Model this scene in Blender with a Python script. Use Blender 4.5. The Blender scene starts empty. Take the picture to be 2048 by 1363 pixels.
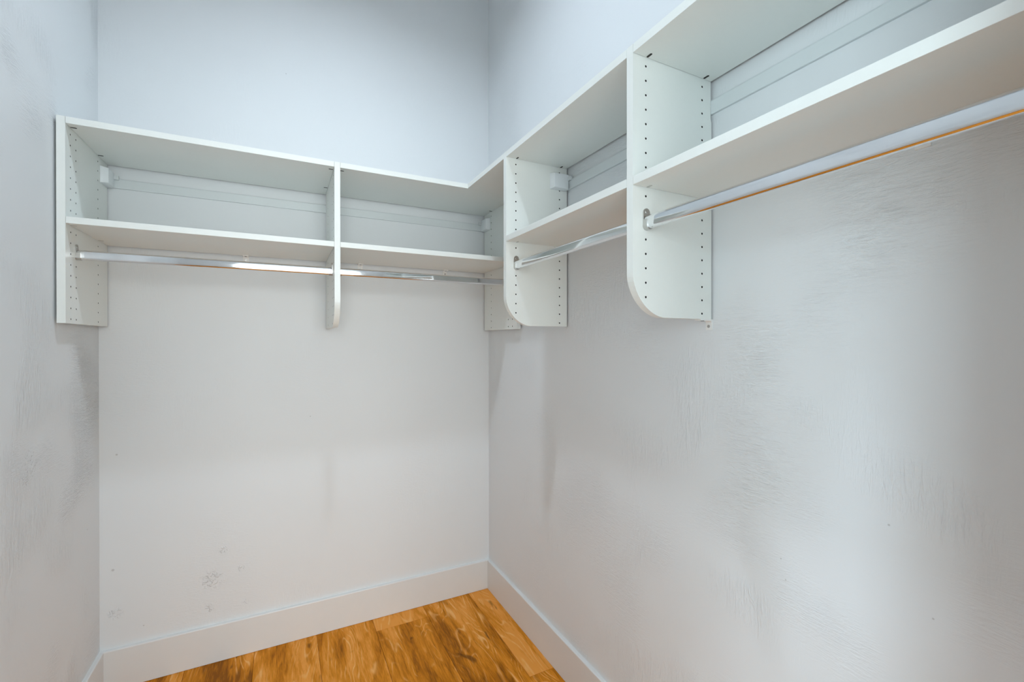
import bpy, bmesh, math, random
from mathutils import Matrix, Vector
R = math.radians
random.seed(4)
scene = bpy.context.scene
col = scene.collection

# ------------------------------------------------------------------ camera, world, light, exposure
cam_d = bpy.data.cameras.new('camera')
cam = bpy.data.objects.new('camera', cam_d)
col.objects.link(cam)
TH, PITCH, ROLL = 0.4711, -0.0026, 0.0007
cam.matrix_world = (Matrix.Translation((-0.9373, -2.1005, 1.2492)) @ Matrix.Rotation(-TH, 4, 'Z')
                    @ Matrix.Rotation(math.pi / 2 + PITCH, 4, 'X') @ Matrix.Rotation(-ROLL, 4, 'Z'))
cam_d.sensor_width = 36.0
cam_d.sensor_fit = 'HORIZONTAL'
cam_d.lens = 903.1656 / 2048 * 36
cam_d.shift_x = (1024 - 1023.8822) / 2048
cam_d.shift_y = (683.9207 - 681.5) / 2048
cam_d.clip_start = 0.01
scene.camera = cam

world = bpy.data.worlds.new('world')
scene.world = world
world.use_nodes = True
wb = world.node_tree.nodes['Background']
wb.inputs['Color'].default_value = (0.62, 0.78, 1.0, 1)
wb.inputs['Strength'].default_value = 1.0

def area_light(name, loc, target, sx, sy, power, color):
    d = bpy.data.lights.new(name, 'AREA')
    d.shape = 'RECTANGLE'; d.size = sx; d.size_y = sy
    d.energy = power; d.color = color
    o = bpy.data.objects.new(name, d); col.objects.link(o)
    o.location = loc
    o.rotation_euler = (Vector(target) - Vector(loc)).to_track_quat('-Z', 'Y').to_euler()
    return o
LEFT_POWER = 54
REAR_POWER = 101
LAMP_STRENGTH = 650
HALL_STRENGTH = 200
EXPOSURE = -0.02
# fill lights added at two unseen, made-up openings of the room outside the doorway
area_light('side_fill_light', (-3.02, -3.55, 1.5), (0, -3.55, 1.5), 1.1, 1.4, LEFT_POWER, (0.74, 0.92, 1.0))
area_light('rear_fill_light', (-0.85, -5.02, 1.5), (-0.85, 0, 1.5), 2.5, 1.7, REAR_POWER, (0.95, 1.0, 0.98))

vs = scene.view_settings
vs.view_transform = 'Standard'
vs.look = 'None'
vs.exposure = EXPOSURE
vs.gamma = 1.0
vs.use_curve_mapping = False

# ------------------------------------------------------------------ node helpers and materials
class NT:
    def __init__(self, name):
        self.m = bpy.data.materials.new(name)
        self.m.use_nodes = True
        self.t = self.m.node_tree
        self.b = self.t.nodes['Principled BSDF']
    def n(self, typ, **kw):
        nd = self.t.nodes.new(typ)
        for k, v in kw.items():
            if k.startswith('i_'):
                nd.inputs[k[2:].replace('_', ' ')].default_value = v
            else:
                setattr(nd, k, v)
        return nd
    def l(self, a, b):
        self.t.links.new(a, b)
    def math(self, op, a, b=None, c=None, clamp=False):
        nd = self.t.nodes.new('ShaderNodeMath'); nd.operation = op; nd.use_clamp = clamp
        for i, v in enumerate((a, b, c)):
            if v is None: continue
            if isinstance(v, (int, float)): nd.inputs[i].default_value = v
            else: self.l(v, nd.inputs[i])
        return nd.outputs[0]
    def maprange(self, v, a, b, c=0.0, d=1.0):
        nd = self.t.nodes.new('ShaderNodeMapRange'); nd.interpolation_type = 'SMOOTHSTEP'
        self.l(v, nd.inputs[0])
        for i, x in enumerate((a, b, c, d)): nd.inputs[i + 1].default_value = x
        return nd.outputs[0]
    def noise(self, vec, scale, detail=2.0, rough=0.5, dist=0.0):
        nd = self.t.nodes.new('ShaderNodeTexNoise')
        self.l(vec, nd.inputs['Vector'])
        nd.inputs['Scale'].default_value = scale; nd.inputs['Detail'].default_value = detail
        nd.inputs['Roughness'].default_value = rough; nd.inputs['Distortion'].default_value = dist
        return nd.outputs['Fac']
    def mapping(self, vec, scale=(1, 1, 1), rot=(0, 0, 0), loc=(0, 0, 0)):
        nd = self.t.nodes.new('ShaderNodeMapping')
        self.l(vec, nd.inputs['Vector'])
        nd.inputs['Scale'].default_value = scale; nd.inputs['Rotation'].default_value = rot
        nd.inputs['Location'].default_value = loc
        return nd.outputs['Vector']
    def mix(self, fac, a, b, mode='MIX'):
        nd = self.t.nodes.new('ShaderNodeMix'); nd.data_type = 'RGBA'; nd.blend_type = mode
        for s, v in ((nd.inputs[0], fac), (nd.inputs[6], a), (nd.inputs[7], b)):
            if isinstance(v, (int, float)): s.default_value = v
            elif isinstance(v, tuple): s.default_value = v + (1,) if len(v) == 3 else v
            else: self.l(v, s)
        return nd.outputs[2]

def simple(name, color, rough=0.5, metal=0.0, spec=0.5, emit=None):
    k = NT(name)
    k.b.inputs['Base Color'].default_value = color + (1,)
    k.b.inputs['Roughness'].default_value = rough
    k.b.inputs['Metallic'].default_value = metal
    k.b.inputs['Specular IOR Level'].default_value = spec
    if emit:
        k.b.inputs['Emission Color'].default_value = emit[0] + (1,)
        k.b.inputs['Emission Strength'].default_value = emit[1]
    return k

def fine_grain(k, base, scale=60, amt=0.03, bump=0.0):
    """a faint procedural mottling so that no surface is perfectly uniform"""
    g = k.n('ShaderNodeNewGeometry')
    f = k.noise(g.outputs['Position'], scale, 3)
    lo = tuple(c * (1 - amt) for c in base); hi = tuple(min(1, c * (1 + amt)) for c in base)
    k.l(k.mix(f, lo, hi), k.b.inputs['Base Color'])
    if bump:
        bn = k.n('ShaderNodeBump'); bn.inputs['Strength'].default_value = bump; bn.inputs['Distance'].default_value = 0.0005
        k.l(f, bn.inputs['Height']); k.l(bn.outputs[0], k.b.inputs['Normal'])
    return k.m

def wall_material(name, trowel, flecks=(), specks=(), base=(0.820, 0.836, 0.842)):
    """painted plaster: hand-trowelled relief, raised flecks and tiny dark specks at given places"""
    k = NT(name)
    k.b.inputs['Roughness'].default_value = 0.55
    k.b.inputs['Specular IOR Level'].default_value = 0.35
    g = k.n('ShaderNodeNewGeometry').outputs['Position']
    # sweeping trowel ridges inside broad irregular patches
    warp = k.noise(g, 2.3, 2, 0.5, 0.0)
    wv = k.n('ShaderNodeVectorMath', operation='SCALE'); k.l(g, wv.inputs[0]); wv.inputs[3].default_value = 1.0
    sc = k.mapping(g, (16, 16, 85))
    ridges = k.noise(sc, 1.6, 3, 0.6, 2.2)
    sc2 = k.mapping(g, (85, 85, 15), (R(20), R(15), 0))
    ridges2 = k.noise(sc2, 1.3, 3, 0.6, 1.6)
    patch = k.maprange(warp, 0.47, 0.66)
    patch2 = k.maprange(k.noise(g, 3.1, 1, 0.5, 0.4), 0.52, 0.7)
    h = k.math('ADD', k.math('MULTIPLY', ridges, patch), k.math('MULTIPLY', ridges2, patch2))
    h = k.math('MULTIPLY', h, trowel)
    h = k.math('ADD', h, k.math('MULTIPLY', k.noise(g, 2.0, 2), 0.25))
    h = k.math('ADD', h, k.math('MULTIPLY', k.noise(g, 220, 2), 0.03))
    if flecks:
        fl = k.maprange(k.noise(g, 105, 2, 0.6, 0.8), 0.52, 0.66)
        msk = None
        for p, r in flecks:
            d = k.n('ShaderNodeVectorMath', operation='DISTANCE'); k.l(g, d.inputs[0]); d.inputs[1].default_value = p
            mm = k.maprange(d.outputs['Value'], r, r * 0.35)
            msk = mm if msk is None else k.math('MAXIMUM', msk, mm)
        h = k.math('ADD', h, k.math('MULTIPLY', k.math('MULTIPLY', fl, msk), 1.35))
    bn = k.n('ShaderNodeBump'); bn.inputs['Strength'].default_value = 0.9; bn.inputs['Distance'].default_value = 0.0016
    k.l(h, bn.inputs['Height']); k.l(bn.outputs[0], k.b.inputs['Normal'])
    tint = k.mix(k.noise(g, 1.4, 3), tuple(c * 0.985 for c in base), tuple(min(1, c * 1.015) for c in base))
    for p, r in specks:
        d = k.n('ShaderNodeVectorMath', operation='DISTANCE'); k.l(g, d.inputs[0]); d.inputs[1].default_value = p
        tint = k.mix(k.math('MULTIPLY', k.maprange(d.outputs['Value'], r * 0.75, r * 0.3), 0.4), tint, (0.30, 0.28, 0.25))
    k.l(tint, k.b.inputs['Base Color'])
    return k.m

def wood_material():
    k = NT('oak_plank')
    pos = k.n('ShaderNodeNewGeometry').outputs['Position']
    at = k.n('ShaderNodeAttribute', attribute_type='OBJECT', attribute_name='tone').outputs['Fac']
    sd = k.n('ShaderNodeAttribute', attribute_type='OBJECT', attribute_name='seed').outputs['Fac']
    off = k.n('ShaderNodeCombineXYZ')
    k.l(k.math('MULTIPLY', sd, 13.7), off.inputs[0]); k.l(k.math('MULTIPLY', sd, 7.3), off.inputs[1])
    vv = k.n('ShaderNodeVectorMath', operation='ADD'); k.l(pos, vv.inputs[0]); k.l(off.outputs[0], vv.inputs[1])
    v = vv.outputs[0]
    big = k.noise(k.mapping(v, (8.5, 1.5, 1)), 1.0, 3, 0.55, 1.0)          # broad dark bands along the board
    streak = k.noise(k.mapping(v, (62, 7, 1)), 1.0, 4, 0.62, 0.9)        # fibre streaks
    fine = k.noise(k.mapping(v, (330, 22, 1)), 1.0, 2, 0.6)
    # growth-ring figure: contour lines of a stretched noise give arches, loops and knots
    con = k.noise(k.mapping(v, (6.0, 1.35, 1)), 1.0, 2, 0.45, 0.5)
    lines = k.maprange(k.math('PINGPONG', k.math('MULTIPLY', con, 22.0), 0.5), 0.34, 0.49)
    lines = k.math('MULTIPLY', lines, k.maprange(k.noise(k.mapping(v, (40, 9, 1)), 1.0, 3), 0.38, 0.60))
    knot = k.maprange(k.noise(k.mapping(v, (17, 6, 1), (0, 0, 0.2)), 1.0, 2, 0.5, 0.8), 0.63, 0.74)
    t = k.math('ADD', k.math('MULTIPLY', k.math('SUBTRACT', big, 0.5), 2.9), k.math('MULTIPLY', k.math('SUBTRACT', streak, 0.5), 1.25))
    t = k.math('ADD', t, k.math('MULTIPLY', k.math('SUBTRACT', fine, 0.5), 0.8))
    t = k.math('ADD', t, at, clamp=True)
    rp = k.n('ShaderNodeValToRGB')
    k.l(t, rp.inputs[0])
    e = rp.color_ramp.elements
    e[0].position = 0.0; e[0].color = (0.270, 0.083, 0.001, 1)
    e[1].position = 1.0; e[1].color = (0.880, 0.350, 0.060, 1)
    a = e.new(0.30); a.color = (0.520, 0.168, 0.002, 1)
    b = e.new(0.62); b.color = (0.700, 0.245, 0.012, 1)
    c = k.mix(k.math('MULTIPLY', lines, k.math('MULTIPLY', k.maprange(big, 0.38, 0.58), 0.9)), rp.outputs[0], (0.95, 0.50, 0.17))
    c = k.mix(k.math('MULTIPLY', knot, 0.75), c, (0.110, 0.034, 0.001))
    k.l(c, k.b.inputs['Base Color'])
    k.b.inputs['Roughness'].default_value = 0.5
    k.b.inputs['Specular IOR Level'].default_value = 0.15
    bn = k.n('ShaderNodeBump'); bn.inputs['Strength'].default_value = 0.25; bn.inputs['Distance'].default_value = 0.0006
    k.l(streak, bn.inputs['Height']); k.l(bn.outputs[0], k.b.inputs['Normal'])
    return k.m

M = {}
M['melamine'] = fine_grain(simple('white_melamine', (0.78, 0.785, 0.76), 0.38), (0.905, 0.922, 0.880), 90, 0.01)
M['core'] = fine_grain(simple('drilled_hole', (0.03, 0.027, 0.022), 0.9), (0.03, 0.027, 0.022), 300, 0.2)
M['chrome'] = fine_grain(simple('chrome', (0.80, 0.81, 0.82), 0.07, 1.0), (0.80, 0.81, 0.82), 40, 0.01)
M['nickel'] = fine_grain(simple('satin_nickel', (0.56, 0.55, 0.53), 0.28, 1.0), (0.56, 0.55, 0.53), 80, 0.03)
M['rail'] = fine_grain(simple('white_steel', (0.75, 0.78, 0.78), 0.35), (0.75, 0.785, 0.785), 60, 0.01)
M['plastic'] = fine_grain(simple('white_plastic', (0.80, 0.82, 0.83), 0.4), (0.90, 0.93, 0.945), 60, 0.01)
M['clip'] = fine_grain(simple('clip_plastic', (0.80, 0.79, 0.76), 0.45), (0.90, 0.89, 0.86), 60, 0.01)
M['dark'] = fine_grain(simple('dark_fitting', (0.035, 0.03, 0.026), 0.5, 0.4), (0.035, 0.03, 0.026), 200, 0.2)
M['base'] = fine_grain(simple('satin_trim_paint', (0.78, 0.765, 0.73), 0.4), (0.80, 0.80, 0.785), 25, 0.012, 0.05)
M['ceiling'] = fine_grain(simple('ceiling_paint', (0.82, 0.82, 0.815), 0.8), (0.82, 0.82, 0.815), 30, 0.01, 0.1)
M['hall'] = fine_grain(simple('hall_paint', (0.74, 0.73, 0.71), 0.7), (0.80, 0.80, 0.79), 30, 0.01, 0.1)
M['raw'] = fine_grain(simple('bare_particleboard', (0.16, 0.105, 0.055), 0.9), (0.16, 0.105, 0.055), 400, 0.3)
M['tile'] = fine_grain(simple('pale_floor', (0.62, 0.64, 0.65), 0.4), (0.62, 0.64, 0.65), 8, 0.05)
M['lamp_base'] = fine_grain(simple('lamp_base', (0.75, 0.75, 0.74), 0.4), (0.75, 0.75, 0.74), 60, 0.01)
M['globe'] = simple('lit_globe', (0.9, 0.9, 0.9), 0.4, emit=((0.74, 0.87, 1.0), LAMP_STRENGTH)).m
M['globe_hall'] = simple('lit_hall_globe', (0.9, 0.9, 0.9), 0.4, emit=((0.60, 0.80, 1.0), HALL_STRENGTH)).m
M['wood'] = wood_material()
M['wall_back'] = wall_material('plaster_back', 0.6,
    flecks=(((-1.181, 0, 0.32), 0.05), ((-1.19, 0, 0.21), 0.022), ((-1.067, 0, 0.206), 0.016), ((-1.084, 0, 0.343), 0.017), ((-1.145, 0, 0.4265), 0.022), ((-1.474, 0, 0.27), 0.03)),
    specks=(((-1.4815, 0, 0.4252), 0.008), ((-1.394, 0, 0.201), 0.004), ((-0.92, 0, 2.36), 0.004), ((-0.83, 0, 0.93), 0.004), ((-1.47, 0, 0.84), 0.006)))
M['wall_left'] = wall_material('plaster_left', 3.6,
    flecks=(((-1.5185, -0.49, 0.934), 0.05), ((-1.5185, -0.52, 0.90), 0.03)),
    specks=(((-1.5185, -0.11, 0.62), 0.004),))
M['wall_right'] = wall_material('plaster_right', 1.9, flecks=(((0, -0.10, 0.98), 0.02),),
    specks=(((0, -1.70, 0.93), 0.0035), ((0, -1.51, 0.79), 0.003), ((0, -1.52, 0.75), 0.003), ((0, -1.76, 0.80), 0.003)))

# ------------------------------------------------------------------ geometry helpers (all take world coordinates)
def bm_box(bm, x0, x1, y0, y1, z0, z1, bev=0.0, seg=1):
    b = bmesh.new()
    bmesh.ops.create_cube(b, size=1.0)
    bmesh.ops.transform(b, verts=b.verts, matrix=Matrix.Translation(((x0 + x1) / 2, (y0 + y1) / 2, (z0 + z1) / 2)) @ Matrix.Diagonal((abs(x1 - x0), abs(y1 - y0), abs(z1 - z0), 1)))
    if bev: bmesh.ops.bevel(b, geom=list(b.edges), offset=bev, segments=seg, affect='EDGES', profile=0.5)
    me = bpy.data.meshes.new('t'); b.to_mesh(me); b.free(); bm.from_mesh(me); bpy.data.meshes.remove(me)

def bm_prism(bm, pts, frame, t0, t1):
    """extrude a 2D outline; frame(u, v, t) -> world point"""
    a = [bm.verts.new(frame(u, v, t0)) for u, v in pts]
    b = [bm.verts.new(frame(u, v, t1)) for u, v in pts]
    n = len(pts)
    fs = [bm.faces.new(a), bm.faces.new(b[::-1])]
    for i in range(n):
        fs.append(bm.faces.new((a[i], b[i], b[(i + 1) % n], a[(i + 1) % n])))
    bmesh.ops.recalc_face_normals(bm, faces=fs)
    return fs

def stadium(w, h, n=10, cu=0.0, cv=0.0):
    """upright oval: width w (u), height h (v)"""
    r = w / 2; s = h / 2 - r; out = []
    for i in range(n + 1):
        a = math.pi * i / n; out.append((cu + r * math.cos(a), cv + s + r * math.sin(a)))
    for i in range(n + 1):
        a = math.pi + math.pi * i / n; out.append((cu + r * math.cos(a), cv - s + r * math.sin(a)))
    return out

def bm_lathe(bm, cx, cy, prof, n=32):
    rings = []
    for r, z in prof:
        rings.append([bm.verts.new((cx + r * math.cos(2 * math.pi * i / n), cy + r * math.sin(2 * math.pi * i / n), z)) for i in range(n)])
    for a, b in zip(rings, rings[1:]):
        for i in range(n):
            bm.faces.new((a[i], a[(i + 1) % n], b[(i + 1) % n], b[i]))
    bm.faces.new(rings[0]); bm.faces.new(rings[-1])
    bmesh.ops.remove_doubles(bm, verts=bm.verts, dist=1e-6)
    bmesh.ops.recalc_face_normals(bm, faces=bm.faces)

def obj(name, bm, mat, parent=None, origin=None, smooth=False):
    """link a bmesh built in world coordinates as ONE mesh object"""
    me = bpy.data.meshes.new(name)
    if origin is None: origin = Vector((0, 0, 0))
    shift = Vector(parent.get('_o', (0, 0, 0))) if parent is not None else Vector(origin)
    bmesh.ops.translate(bm, verts=bm.verts, vec=-shift)
    bm.to_mesh(me); bm.free()
    me.materials.append(M[mat] if isinstance(mat, str) else mat)
    if smooth:
        for p in me.polygons: p.use_smooth = True
        me.set_sharp_from_angle(angle=R(35))
    o = bpy.data.objects.new(name, me); col.objects.link(o)
    if parent is not None: o.parent = parent; o['_o'] = list(shift)
    else: o.location = origin; o['_o'] = list(origin)
    return o

def thing(name, label, cat, loc, group=None):
    o = bpy.data.objects.new(name, None); col.objects.link(o)
    o.empty_display_size = 0.05
    o.location = loc; o['_o'] = list(loc)
    return tag(o, label, cat, group)

def tag(o, label, cat, group=None):
    o['label'] = label; o['category'] = cat
    if group: o['group'] = group
    return o

def struct(name, bm, mat, label=None):
    o = obj(name, bm, mat); o['kind'] = 'structure'
    if label: o['label'] = label
    return o

def box_obj(name, dims, mat, parent=None, bev=0.0, origin=None, seg=1, smooth=False):
    bm = bmesh.new(); bm_box(bm, *dims, bev, seg)
    return obj(name, bm, mat, parent, origin, smooth)

# ------------------------------------------------------------------ the room
W = 1.5185          # closet width: x runs from -W to 0, back wall at y = 0
YF = -1.985         # inner face of the wall with the doorway
WT = 0.12
H = 3.10
DX0, DX1, DH = -1.22, -0.415, 2.05   # doorway

def wall(name, dims, mat, label=None):
    bm = bmesh.new(); bm_box(bm, *dims)
    return struct(name, bm, mat, label)
wall('wall_back', (-W - WT, WT, 0, WT, 0, H), 'wall_back', 'white plaster wall behind the longer shelf run')
wall('wall_left', (-W - WT, -W, YF, 0, 0, H), 'wall_left', 'white hand-trowelled plaster wall')
wall('wall_right', (0, WT, YF, 0, 0, H), 'wall_right', 'white plaster wall carrying the shallow shelves')
bm = bmesh.new()
HX0, HX1, HY = -3.0, 1.8, -5.0        # the room outside the doorway
bm_box(bm, HX0, DX0, YF - WT, YF, 0, H); bm_box(bm, DX1, HX1, YF - WT, YF, 0, H); bm_box(bm, DX0, DX1, YF - WT, YF, DH, H)
struct('wall_front', bm, 'hall', 'wall with the doorway')
wall('ceiling', (HX0, HX1, HY, WT, H, H + 0.1), 'ceiling')
floor = wall('floor', (-W - WT, WT, YF - WT, WT, -0.10, -0.0045), 'wood')
wall('floor_outer', (HX0 - 0.1, HX1 + 0.1, HY - 0.1, YF - WT, -0.10, 0.0), 'tile', 'pale grey floor outside the doorway')  # unseen floor, given a neutral grey to cut the warm bounce
floor['tone'] = 0.5; floor['seed'] = 0.3
floor['label'] = 'warm brown wood plank floor'
# outer room shell with a window added in its left wall for fill light
WY0, WY1, WZ0, WZ1 = -4.15, -2.95, 0.75, 2.25
bm = bmesh.new()
bm_box(bm, HX0 - 0.1, HX0, HY, WY0, 0, H); bm_box(bm, HX0 - 0.1, HX0, WY1, YF, 0, H)
bm_box(bm, HX0 - 0.1, HX0, WY0, WY1, 0, WZ0); bm_box(bm, HX0 - 0.1, HX0, WY0, WY1, WZ1, H)
struct('wall_outer_left', bm, 'hall')
wall('wall_outer_right', (HX1, HX1 + 0.1, HY, YF, 0, H), 'hall')
RX0, RX1, RZA, RZB = -2.15, 0.45, 0.6, 2.4  # rear opening added to send soft fill light through the doorway
bm = bmesh.new()
bm_box(bm, HX0, RX0, HY - 0.1, HY, 0, H); bm_box(bm, RX1, HX1, HY - 0.1, HY, 0, H)
bm_box(bm, RX0, RX1, HY - 0.1, HY, 0, RZA); bm_box(bm, RX0, RX1, HY - 0.1, HY, RZB, H)
struct('wall_outer_rear', bm, 'hall')
bm = bmesh.new()
for d in ((RX0 - 0.06, RX0, RZA - 0.06, RZB + 0.06), (RX1, RX1 + 0.06, RZA - 0.06, RZB + 0.06), (RX0, RX1, RZA - 0.06, RZA), (RX0, RX1, RZB, RZB + 0.06)):
    bm_box(bm, d[0], d[1], HY - 0.06, HY + 0.02, d[2], d[3])
struct('fill_window_2', bm, 'base')
bm = bmesh.new()
for d in ((HX0 - 0.06, HX0 + 0.02, WY0 - 0.06, WY0, WZ0 - 0.06, WZ1 + 0.06), (HX0 - 0.06, HX0 + 0.02, WY1, WY1 + 0.06, WZ0 - 0.06, WZ1 + 0.06),
          (HX0 - 0.06, HX0 + 0.02, WY0, WY1, WZ0 - 0.06, WZ0), (HX0 - 0.06, HX0 + 0.02, WY0, WY1, WZ1, WZ1 + 0.06)):
    bm_box(bm, *d)
struct('fill_window_1', bm, 'base')

# planks: boards run along y, each its own piece
PW = 0.2303
seams = [0.0, -0.117] + [-0.117 - PW * k for k in range(1, 7)]
seams = [s for s in seams if s > -W] + [-W]
ends = {0: (-0.635,), 1: (-1.05,), 2: (-0.105, -1.32), 3: (-1.28,), 4: (-0.86,), 5: (-0.5, -1.7), 6: (-1.2,)}
tones = {(0, 0): 0.86, (0, 1): 0.40, (1, 0): 0.44, (2, 0): 1.0, (2, 1): 0.62, (3, 0): 0.62, (4, 0): 0.72, (5, 0): 0.42}
seeds = {(0, 0): 0.11, (0, 1): 2.3, (1, 0): 3.52, (2, 0): 0.77, (2, 1): 5.1, (3, 0): 6.4, (4, 0): 1.9}
GAP = 0.0006
for i in range(len(seams) - 1):
    xs = (seams[i + 1] + GAP, seams[i] - GAP)
    ys = [0.0] + list(ends.get(i, ())) + [YF]
    for j in range(len(ys) - 1):
        o = box_obj('plank', (xs[0], xs[1], ys[j + 1] + GAP, ys[j] - GAP, -0.006, 0.0), 'wood', floor, bev=0.0005)
        o['tone'] = tones.get((i, j), random.uniform(0.4, 0.8))
        o['seed'] = seeds.get((i, j), random.uniform(0, 9))

# baseboards: flat boards with an eased top edge
BH, BT = 0.1437, 0.0143
def baseboard(name, pts, frame, t0, t1):
    bm = bmesh.new(); bm_prism(bm, pts, frame, t0, t1)
    return struct(name, bm, 'base')
prof = [(0, 0.0014), (BT, 0.0014), (BT, BH - 0.0035), (BT - 0.001, BH - 0.001), (BT - 0.0035, BH), (0, BH)]
baseboard('baseboard_back', prof, lambda u, v, t: (t, -u, v), -W, 0)
baseboard('baseboard_left', prof, lambda u, v, t: (-W + u, t, v), YF, -BT)
baseboard('baseboard_right', prof, lambda u, v, t: (-u, t, v), YF, -BT)
bm = bmesh.new()
for sgn, (y0, y1) in ((0, (YF, YF + 0.012)), (1, (YF - WT - 0.012, YF - WT))):
    if sgn == 1:
        bm_box(bm, DX0 - 0.07, DX0, y0, y1, 0, DH + 0.07); bm_box(bm, DX1, DX1 + 0.07, y0, y1, 0, DH + 0.07); bm_box(bm, DX0, DX1, y0, y1, DH, DH + 0.07)
bm_box(bm, DX0, DX0 + 0.012, YF - WT, YF, 0, DH); bm_box(bm, DX1 - 0.012, DX1, YF - WT, YF, 0, DH); bm_box(bm, DX0, DX1, YF - WT, YF, DH - 0.012, DH)
struct('trim_1', bm, 'base', 'white door lining')

# ------------------------------------------------------------------ ceiling lamps (their light stays with them)
def downlight(label, lx, ly, r, glow):
    """flat round LED downlight: white housing ring with the lit diffuser disc set back inside it, facing the floor"""
    t = thing('ceiling_lamp', label, 'lamp', (lx, ly, H), 'round ceiling downlights')
    bm = bmesh.new()
    n = 40
    prof = [(r + 0.022, H), (r + 0.022, H - 0.034), (r + 0.012, H - 0.042), (r + 0.003, H - 0.042), (r + 0.001, H - 0.012), (r + 0.001, H)]
    rings = [[bm.verts.new((lx + q * math.cos(2 * math.pi * i / n), ly + q * math.sin(2 * math.pi * i / n), z)) for i in range(n)] for q, z in prof]
    for ra, rb in zip(rings, rings[1:] + rings[:1]):
        for i in range(n): bm.faces.new((ra[i], ra[(i + 1) % n], rb[(i + 1) % n], rb[i]))
    bmesh.ops.recalc_face_normals(bm, faces=bm.faces)
    obj('trim_ring', bm, 'lamp_base', t, smooth=True)
    bm = bmesh.new(); bm_lathe(bm, lx, ly, [(r, H - 0.0005), (r, H - 0.011)], n)
    obj('diffuser', bm, glow, t)
downlight('round white ceiling downlight above the closet floor', -0.757, -1.0, 0.052, 'globe')
downlight('round white ceiling downlight outside the closet doorway', -1.40, -2.62, 0.10, 'globe_hall')

# ------------------------------------------------------------------ shelving: vertical panels
TP, TS = 0.0195, 0.019
ZT, ZB, ZS = 1.8972, 1.3021, 1.6092
HZ = [1.8586 - 0.032 * k for k in range(18)]
GS = 0.0075             # the shelves stand a little further off the wall than the panels
GW = 0.005              # shadow gap between boards and wall
DB, DR = 0.357, 0.2535   # depth of the back run and of the right run
RZ0, RZ1, RT = 1.7995, 1.8345, 0.007   # hanging rail
def outline(depth, rounded, notch):
    """(u = distance from the wall, z)"""
    p = []
    if notch:
        p += [(RT + 0.0005, ZT), (RT + 0.0005, 1.787), (GW, 1.7795)]
    else:
        p += [(GW, ZT)]
    p.append((GW, ZB))
    if rounded:
        rx, rz, e = 0.096, 0.097, 1.86
        for i in range(15):
            a = math.pi / 2 * i / 14
            p.append((depth - rx + rx * math.sin(a) ** (2 / e), ZB + rz - rz * math.cos(a) ** (2 / e)))
    else:
        p.append((depth, ZB))
    p.append((depth, ZT))
    return p

def raw_edges(o, direction):
    """the edge of a board that faces the wall is left as bare particleboard"""
    me = o.data
    while len(me.materials) < 2: me.materials.append(M['core'])
    me.materials.append(M['raw'])
    for p in me.polygons:
        if p.normal.dot(Vector(direction)) > 0.9: p.material_index = 2

def drill(me_obj, cutters):
    cm = bmesh.new()
    for c0, ax, r, dep in cutters:
        rot = Vector(ax).to_track_quat('Z', 'Y').to_matrix().to_4x4()
        bmesh.ops.create_cone(cm, cap_ends=True, segments=10, radius1=r, radius2=r, depth=2 * dep, matrix=Matrix.Translation(c0) @ rot)
    cme = bpy.data.meshes.new('cut'); cm.to_mesh(cme); cm.free()
    cme.materials.append(M['melamine']); cme.materials.append(M['core']); cme.materials.append(M['raw'])
    for p in cme.polygons: p.material_index = 1
    co = bpy.data.objects.new('cut', cme); col.objects.link(co)
    co.location = me_obj['_o']
    if len(me_obj.data.materials) < 2: me_obj.data.materials.append(M['core'])
    md = me_obj.modifiers.new('b', 'BOOLEAN'); md.object = co; md.operation = 'DIFFERENCE'; md.solver = 'EXACT'
    bpy.context.view_layer.update()
    dg = bpy.context.evaluated_depsgraph_get()
    nm = bpy.data.meshes.new_from_object(me_obj.evaluated_get(dg))
    old = me_obj.data
    me_obj.modifiers.remove(md)
    me_obj.data = nm; nm.name = old.name
    bpy.data.meshes.remove(old)
    bpy.data.objects.remove(co); bpy.data.meshes.remove(cme)

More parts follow.
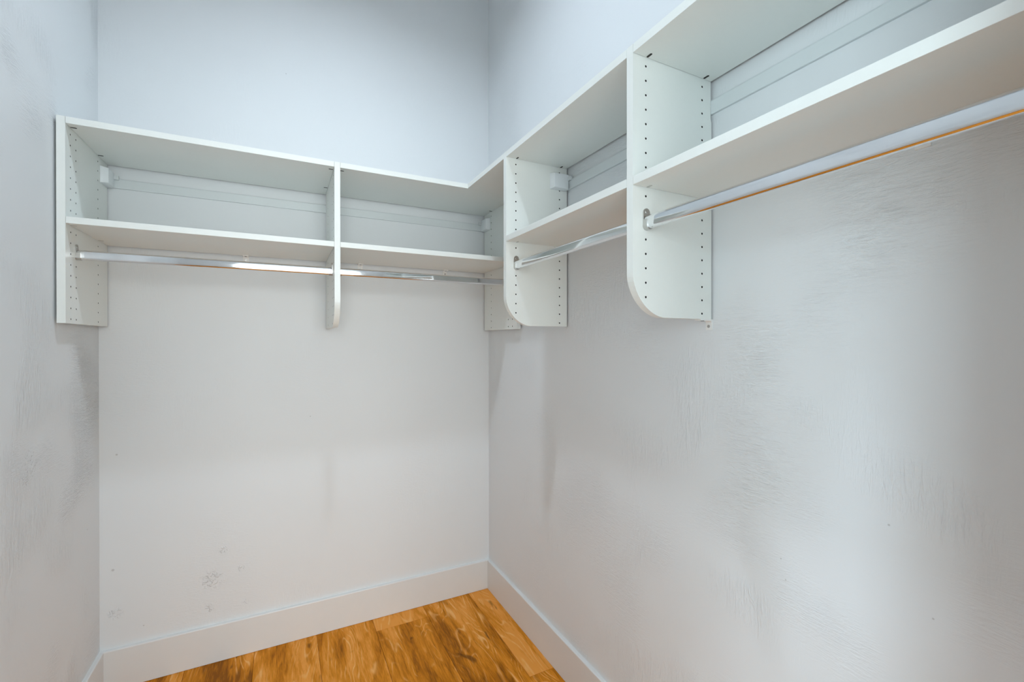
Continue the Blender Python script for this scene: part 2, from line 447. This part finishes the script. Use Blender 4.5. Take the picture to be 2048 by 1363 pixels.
def panel(label, run, pos, side, rounded, notch, columns, both=False, depth=None, skip_front_low=False, cover=False, skip=()):
    """run 'back': board in the plane x = pos (its face towards `side`); run 'right': plane y = pos.
    pos is the face with the drilled columns in view; side = +1/-1 direction of that face's normal."""
    d = depth or (DB if run == 'back' else DR)
    pts = outline(d, rounded, notch)
    if run == 'back':
        fr = lambda u, v, t: (pos - side * t, -u, v)
        org = (pos, -d / 2, ZB); nrm = (side, 0, 0)
    else:
        fr = lambda u, v, t: (-u, pos - side * t, v)
        org = (-d / 2, pos, ZB); nrm = (0, side, 0)
    root = thing('vertical_panel', label, 'panel', org, 'vertical panels of the closet shelving')
    bm = bmesh.new(); bm_prism(bm, pts, fr, 0, TP)
    b = obj('board', bm, 'melamine', root)
    raw_edges(b, (0, 1, 0) if run == 'back' else (1, 0, 0))
    cut = []
    for u in columns:
        for k, z in enumerate(HZ):
            if (u, k) in skip: continue
            if rounded and d - u < 0.06 and z < ZB + 0.035: continue
            if ZS - TS - 0.006 < z < ZS + 0.006: continue
            for t in ((0, TP) if both else (0,)):
                p = Vector(fr(u, z, t)) - Vector(org)
                cut.append((p, nrm, 0.0026, 0.007))
    drill(b, cut)
    if cover:
        # plastic cap over the hanging bracket: a box with drafted, eased edges
        bm = bmesh.new()
        ct, u0, u1, z0, z1 = 0.021, 0.010, 0.078, 1.795, 1.853
        q = [(u0, z0, 0), (u1, z0, 0), (u1, z1, 0), (u0, z1, 0), (u0 + 0.002, z0 + 0.003, -ct), (u1 - 0.008, z0 + 0.004, -ct), (u1 - 0.008, z1 - 0.004, -ct), (u0 + 0.002, z1 - 0.003, -ct)]
        vv = [bm.verts.new(fr(*c)) for c in q]
        for f in ((0, 1, 2, 3), (4, 7, 6, 5), (0, 4, 5, 1), (1, 5, 6, 2), (2, 6, 7, 3), (3, 7, 4, 0)): bm.faces.new([vv[i] for i in f])
        bmesh.ops.recalc_face_normals(bm, faces=bm.faces)
        bmesh.ops.bevel(bm, geom=[e for e in bm.edges], offset=0.0012, segments=2, affect='EDGES', profile=0.5)
        cv = obj('bracket_cover', bm, 'plastic', root, smooth=True)
        cv['label'] = 'white plastic bracket cover'
        bm = bmesh.new()
        bm_prism(bm, [(RT - 0.001, 1.828), (0.016, 1.828), (0.016, 1.842), (RT + 0.003, 1.842), (RT - 0.003, 1.837)], fr, -0.008, -0.034)
        obj('bracket_hook', bm, 'rail', root)
    return root

xA, xB, xE, yC, yD, yF = -1.4925, -0.7674, -0.026, -0.715, -1.3405, -1.947
U14 = (DB - 0.0362, DB - 0.0757, 0.0975)
U10 = (DR - 0.0375, 0.0375)
kr = 11   # row covered by the rod sockets
panel('square-ended white panel standing against the hand-trowelled plaster wall', 'back', xA, 1, False, False, U14, cover=True)
panel('white panel with rounded lower corner dividing the deeper back wall shelves in two', 'back', xB, -1, True, True, U14, both=True)
panel('square-ended white panel tucked in the room corner, partly hidden behind a round-cornered panel', 'back', xE, -1, False, False, (0.3155, 0.2745, 0.0885), cover=True)
panel('round-cornered white panel with bracket cover, beside the room corner on the shallow run', 'right', yC, -1, True, False, U10, cover=True)
panel('round-cornered white panel between the two shallow bays, wall clip under its foot', 'right', yD, -1, True, True, U10, both=True)
panel('white end panel of the shallow run beside the doorway wall', 'right', yF, 1, False, False, U10)

# ------------------------------------------------------------------ shelves
def shelf(label, x0, x1, y0, y1, ztop, slots, axis, group):
    root = thing('shelf', label, 'shelf', ((x0 + x1) / 2, (y0 + y1) / 2, ztop - TS), group)
    bd = box_obj('board', (x0, x1, y0, y1, ztop - TS, ztop), 'melamine', root, bev=0.0004)
    raw_edges(bd, (0, 1, 0) if axis == 'x' else (1, 0, 0))
    for (sx, sy) in slots:
        bm = bmesh.new()
        zb = ztop - TS
        # connector slot: a dark half-round fitting let into the underside against the panel
        L_, w_ = 0.015, 0.0055
        pts = stadium(w_, L_, 6)
        if axis == 'x': fr = lambda u, v, t: (sx + v, sy + u, zb + t)
        else: fr = lambda u, v, t: (sx + u, sy + v, zb + t)
        bm_prism(bm, pts, fr, -0.0007, 0.004)
        obj('cam_fitting', bm, 'dark' if ztop > 1.7 else 'nickel', root)
    return root
def slots_back(x0, x1, ys=(-0.3265, -0.1025)):
    return [(x, y) for x in (x0 + 0.009, x1 - 0.009) for y in ys]
def slots_right(y0, y1, xs=(-0.2145, -0.0345)):
    return [(x, y) for y in (y0 + 0.0095, y1 - 0.0095) for x in xs]
e = 0.0006
xBr = xB + TP
yCb, yDb = yC + TP, yD + TP
GT, GL = 'top shelves of the closet', 'lower shelves above the rods'
shelf('white top shelf of the back wall bay beside the hand-trowelled wall', xA + e, xB - e, -DB, -GS, ZT, slots_back(xA, xB), 'x', GT)
shelf('white top shelf of the back wall bay reaching into the room corner', xBr + e, xE - e, -DB, -GS, ZT, slots_back(xBr, xE), 'x', GT)
shelf('short white top shelf filling the inside corner between the two runs', -DR, -GS, yCb + e, -DB - 0.0006, ZT, [], 'y', GT)
shelf('white top shelf spanning the shallow bay next to the room corner', -DR, -GS, yDb + e, yC - e, ZT, slots_right(yDb, yC), 'y', GT)
shelf('white top shelf spanning the shallow bay next to the doorway', -DR, -GS, yF + e, yD - e, ZT, slots_right(yF, yD), 'y', GT)
shelf('lower white shelf above the rod in the back bay beside the hand-trowelled wall', xA + e, xB - e, -DB, -GS, ZS, slots_back(xA, xB)[:2], 'x', GL)
shelf('lower white shelf above the rod in the back bay by the room corner', xBr + e, xE - e, -DB, -GS, ZS, [], 'x', GL)
shelf('lower white shelf above the rod in the shallow bay next to the room corner', -DR, -GS, yDb + e, yC - e, ZS, slots_right(yDb, yC), 'y', GL)
shelf('lower white shelf above the rod in the shallow bay next to the doorway', -DR, -GS, yF + e, yD - e, ZS, slots_right(yF, yD), 'y', GL)

# ------------------------------------------------------------------ hanging rods: oval chrome tube in two sockets
RC = 1.5115
def rod(label, axis, a, b, other):
    """axis 'x' or 'y': the tube runs from a to b (a < b), other = the fixed coordinate"""
    mid = (a + b) / 2
    root = thing('hanging_rod', label, 'clothes rod', (mid, other, RC - 0.017) if axis == 'x' else (other, mid, RC - 0.017), 'chrome clothes rods')
    fr = (lambda u, v, t: (t, other + u, v)) if axis == 'x' else (lambda u, v, t: (other + u, t, v))
    bm = bmesh.new(); bm_prism(bm, stadium(0.015, 0.030, 14, 0, RC), fr, a + 0.004, b - 0.004)
    obj('tube', bm, 'chrome', root, smooth=True)
    for end, s in ((a, 1), (b, -1)):
        bm = bmesh.new()
        # back plate with rounded head carrying the screw
        bm_prism(bm, stadium(0.0185, 0.048, 10, 0, RC + 0.0075), fr, end, end + s * 0.0028)
        # saddle: U-shaped wall round the lower half of the tube
        n = 12; ri, ro = 0.0077, 0.0095; cz = RC - 0.0075
        outer = [(ro, RC + 0.006)] + [(ro * math.cos(-math.pi * i / n), cz + ro * math.sin(-math.pi * i / n)) for i in range(n + 1)] + [(-ro, RC + 0.006)]
        inner = [(-ri, RC + 0.006)] + [(ri * math.cos(-math.pi * i / n), cz + ri * math.sin(-math.pi * i / n)) for i in range(n, -1, -1)] + [(ri, RC + 0.006)]
        bm_prism(bm, outer + inner, fr, end, end + s * 0.0125)
        so = obj('rod_socket', bm, 'nickel', root, smooth=True)
        bm = bmesh.new()
        c = [(0.0042 * math.cos(2 * math.pi * i / 12), RC + 0.0235 + 0.0042 * math.sin(2 * math.pi * i / 12)) for i in range(12)]
        bm_prism(bm, c, fr, end + s * 0.0025, end + s * 0.0042)
        obj('screw', bm, 'nickel', so)
    return root
YR, XR = -0.2805, -0.2154
rod('oval chrome rod in the back wall bay beside the hand-trowelled wall', 'x', xA, xB, YR)
rod('oval chrome rod in the back wall bay ending at the room corner', 'x', xBr, xE, YR)
rod('oval chrome rod in the shallow bay next to the room corner', 'y', yDb, yC, XR)
rod('oval chrome rod in the shallow bay running to the doorway', 'y', yF, yD, XR)

# ------------------------------------------------------------------ hanging rails on the walls
def rail(label, frame, t0, t1, loc):
    pts = [(0, RZ0), (RT - 0.001, RZ0), (RT, RZ0 + 0.002), (RT, RZ1 - 0.004), (RT - 0.002, RZ1), (RT - 0.004, RZ1), (RT - 0.004, RZ1 - 0.003), (0, RZ1 - 0.003)]
    bm = bmesh.new(); bm_prism(bm, pts, frame, t0, t1)
    o = obj('hanging_rail', bm, 'rail', None, loc)
    return tag(o, label, 'rail', 'white hanging rails')
rail('white steel hanging rail screwed to the back wall under the deep top shelves', lambda u, v, t: (t, -u, v), xA + 0.003, xE - 0.003, (-0.76, 0, RZ0))
rail('white steel hanging rail screwed to the side wall under the shallow top shelves', lambda u, v, t: (-u, t, v), yF + 0.003, yC - 0.003, (0, -1.33, RZ0))

# ------------------------------------------------------------------ small white angle clips
def clip(label, frame, loc, leg=0.026, w=0.021, drop=0.026, top=ZS - TS):
    """frame(u = out from the wall, v = height, t = along the wall)"""
    root = thing('angle_clip', label, 'bracket', loc, 'white angle clips')
    th = 0.0038
    prof = [(0, 0), (leg, 0), (leg, -th), (th + 0.004, -th), (th, -th - 0.004), (th, -drop), (0, -drop)]
    bm = bmesh.new(); bm_prism(bm, [(u, top + v) for u, v in prof], frame, -w / 2, w / 2)
    obj('angle', bm, 'clip', root)
    # screw in the leg under the board, screw in the leg on the wall
    bm = bmesh.new()
    c = [(leg * 0.62 + 0.0032 * math.cos(2 * math.pi * i / 12), 0.0045 * math.sin(2 * math.pi * i / 12)) for i in range(12)]
    bm_prism(bm, c, lambda u, v, t: frame(u, t, v), top - th - 0.0008, top - th + 0.001)
    obj('screw_hole', bm, 'dark', root)
    bm = bmesh.new()
    c = [(0.0038 * math.cos(2 * math.pi * i / 12), top - drop * 0.66 + 0.0038 * math.sin(2 * math.pi * i / 12)) for i in range(12)]
    bm_prism(bm, c, lambda u, v, t: frame(t, v, u), th - 0.001, th + 0.0012)
    obj('screw', bm, 'nickel', root)
    return root
for cx, lb in ((-1.065, 'small white angle clip under the lower shelf beside the hand-trowelled wall'),
               (-0.627, 'small white angle clip under the corner-bay lower shelf, next to the dividing panel'),
               (-0.233, 'small white angle clip under the corner-bay lower shelf, next to the room corner')):
    clip(lb, lambda u, v, t, cx=cx: (cx + t, -u, v), (cx, 0, ZS - TS - 0.026))
clip('small white angle clip under the shallow lower shelf, half hidden by the long rod', lambda u, v, t: (-u, -1.747 + t, v), (0, -1.747, ZS - TS - 0.026))
clip('white angle clip under the foot of the round-cornered dividing panel', lambda u, v, t: (-u, yD + 0.0085 + t, v), (0, yD + 0.0085, ZB - 0.026), leg=0.042, w=0.017, top=ZB)
for o in bpy.data.objects:
    if '_o' in o: del o['_o']
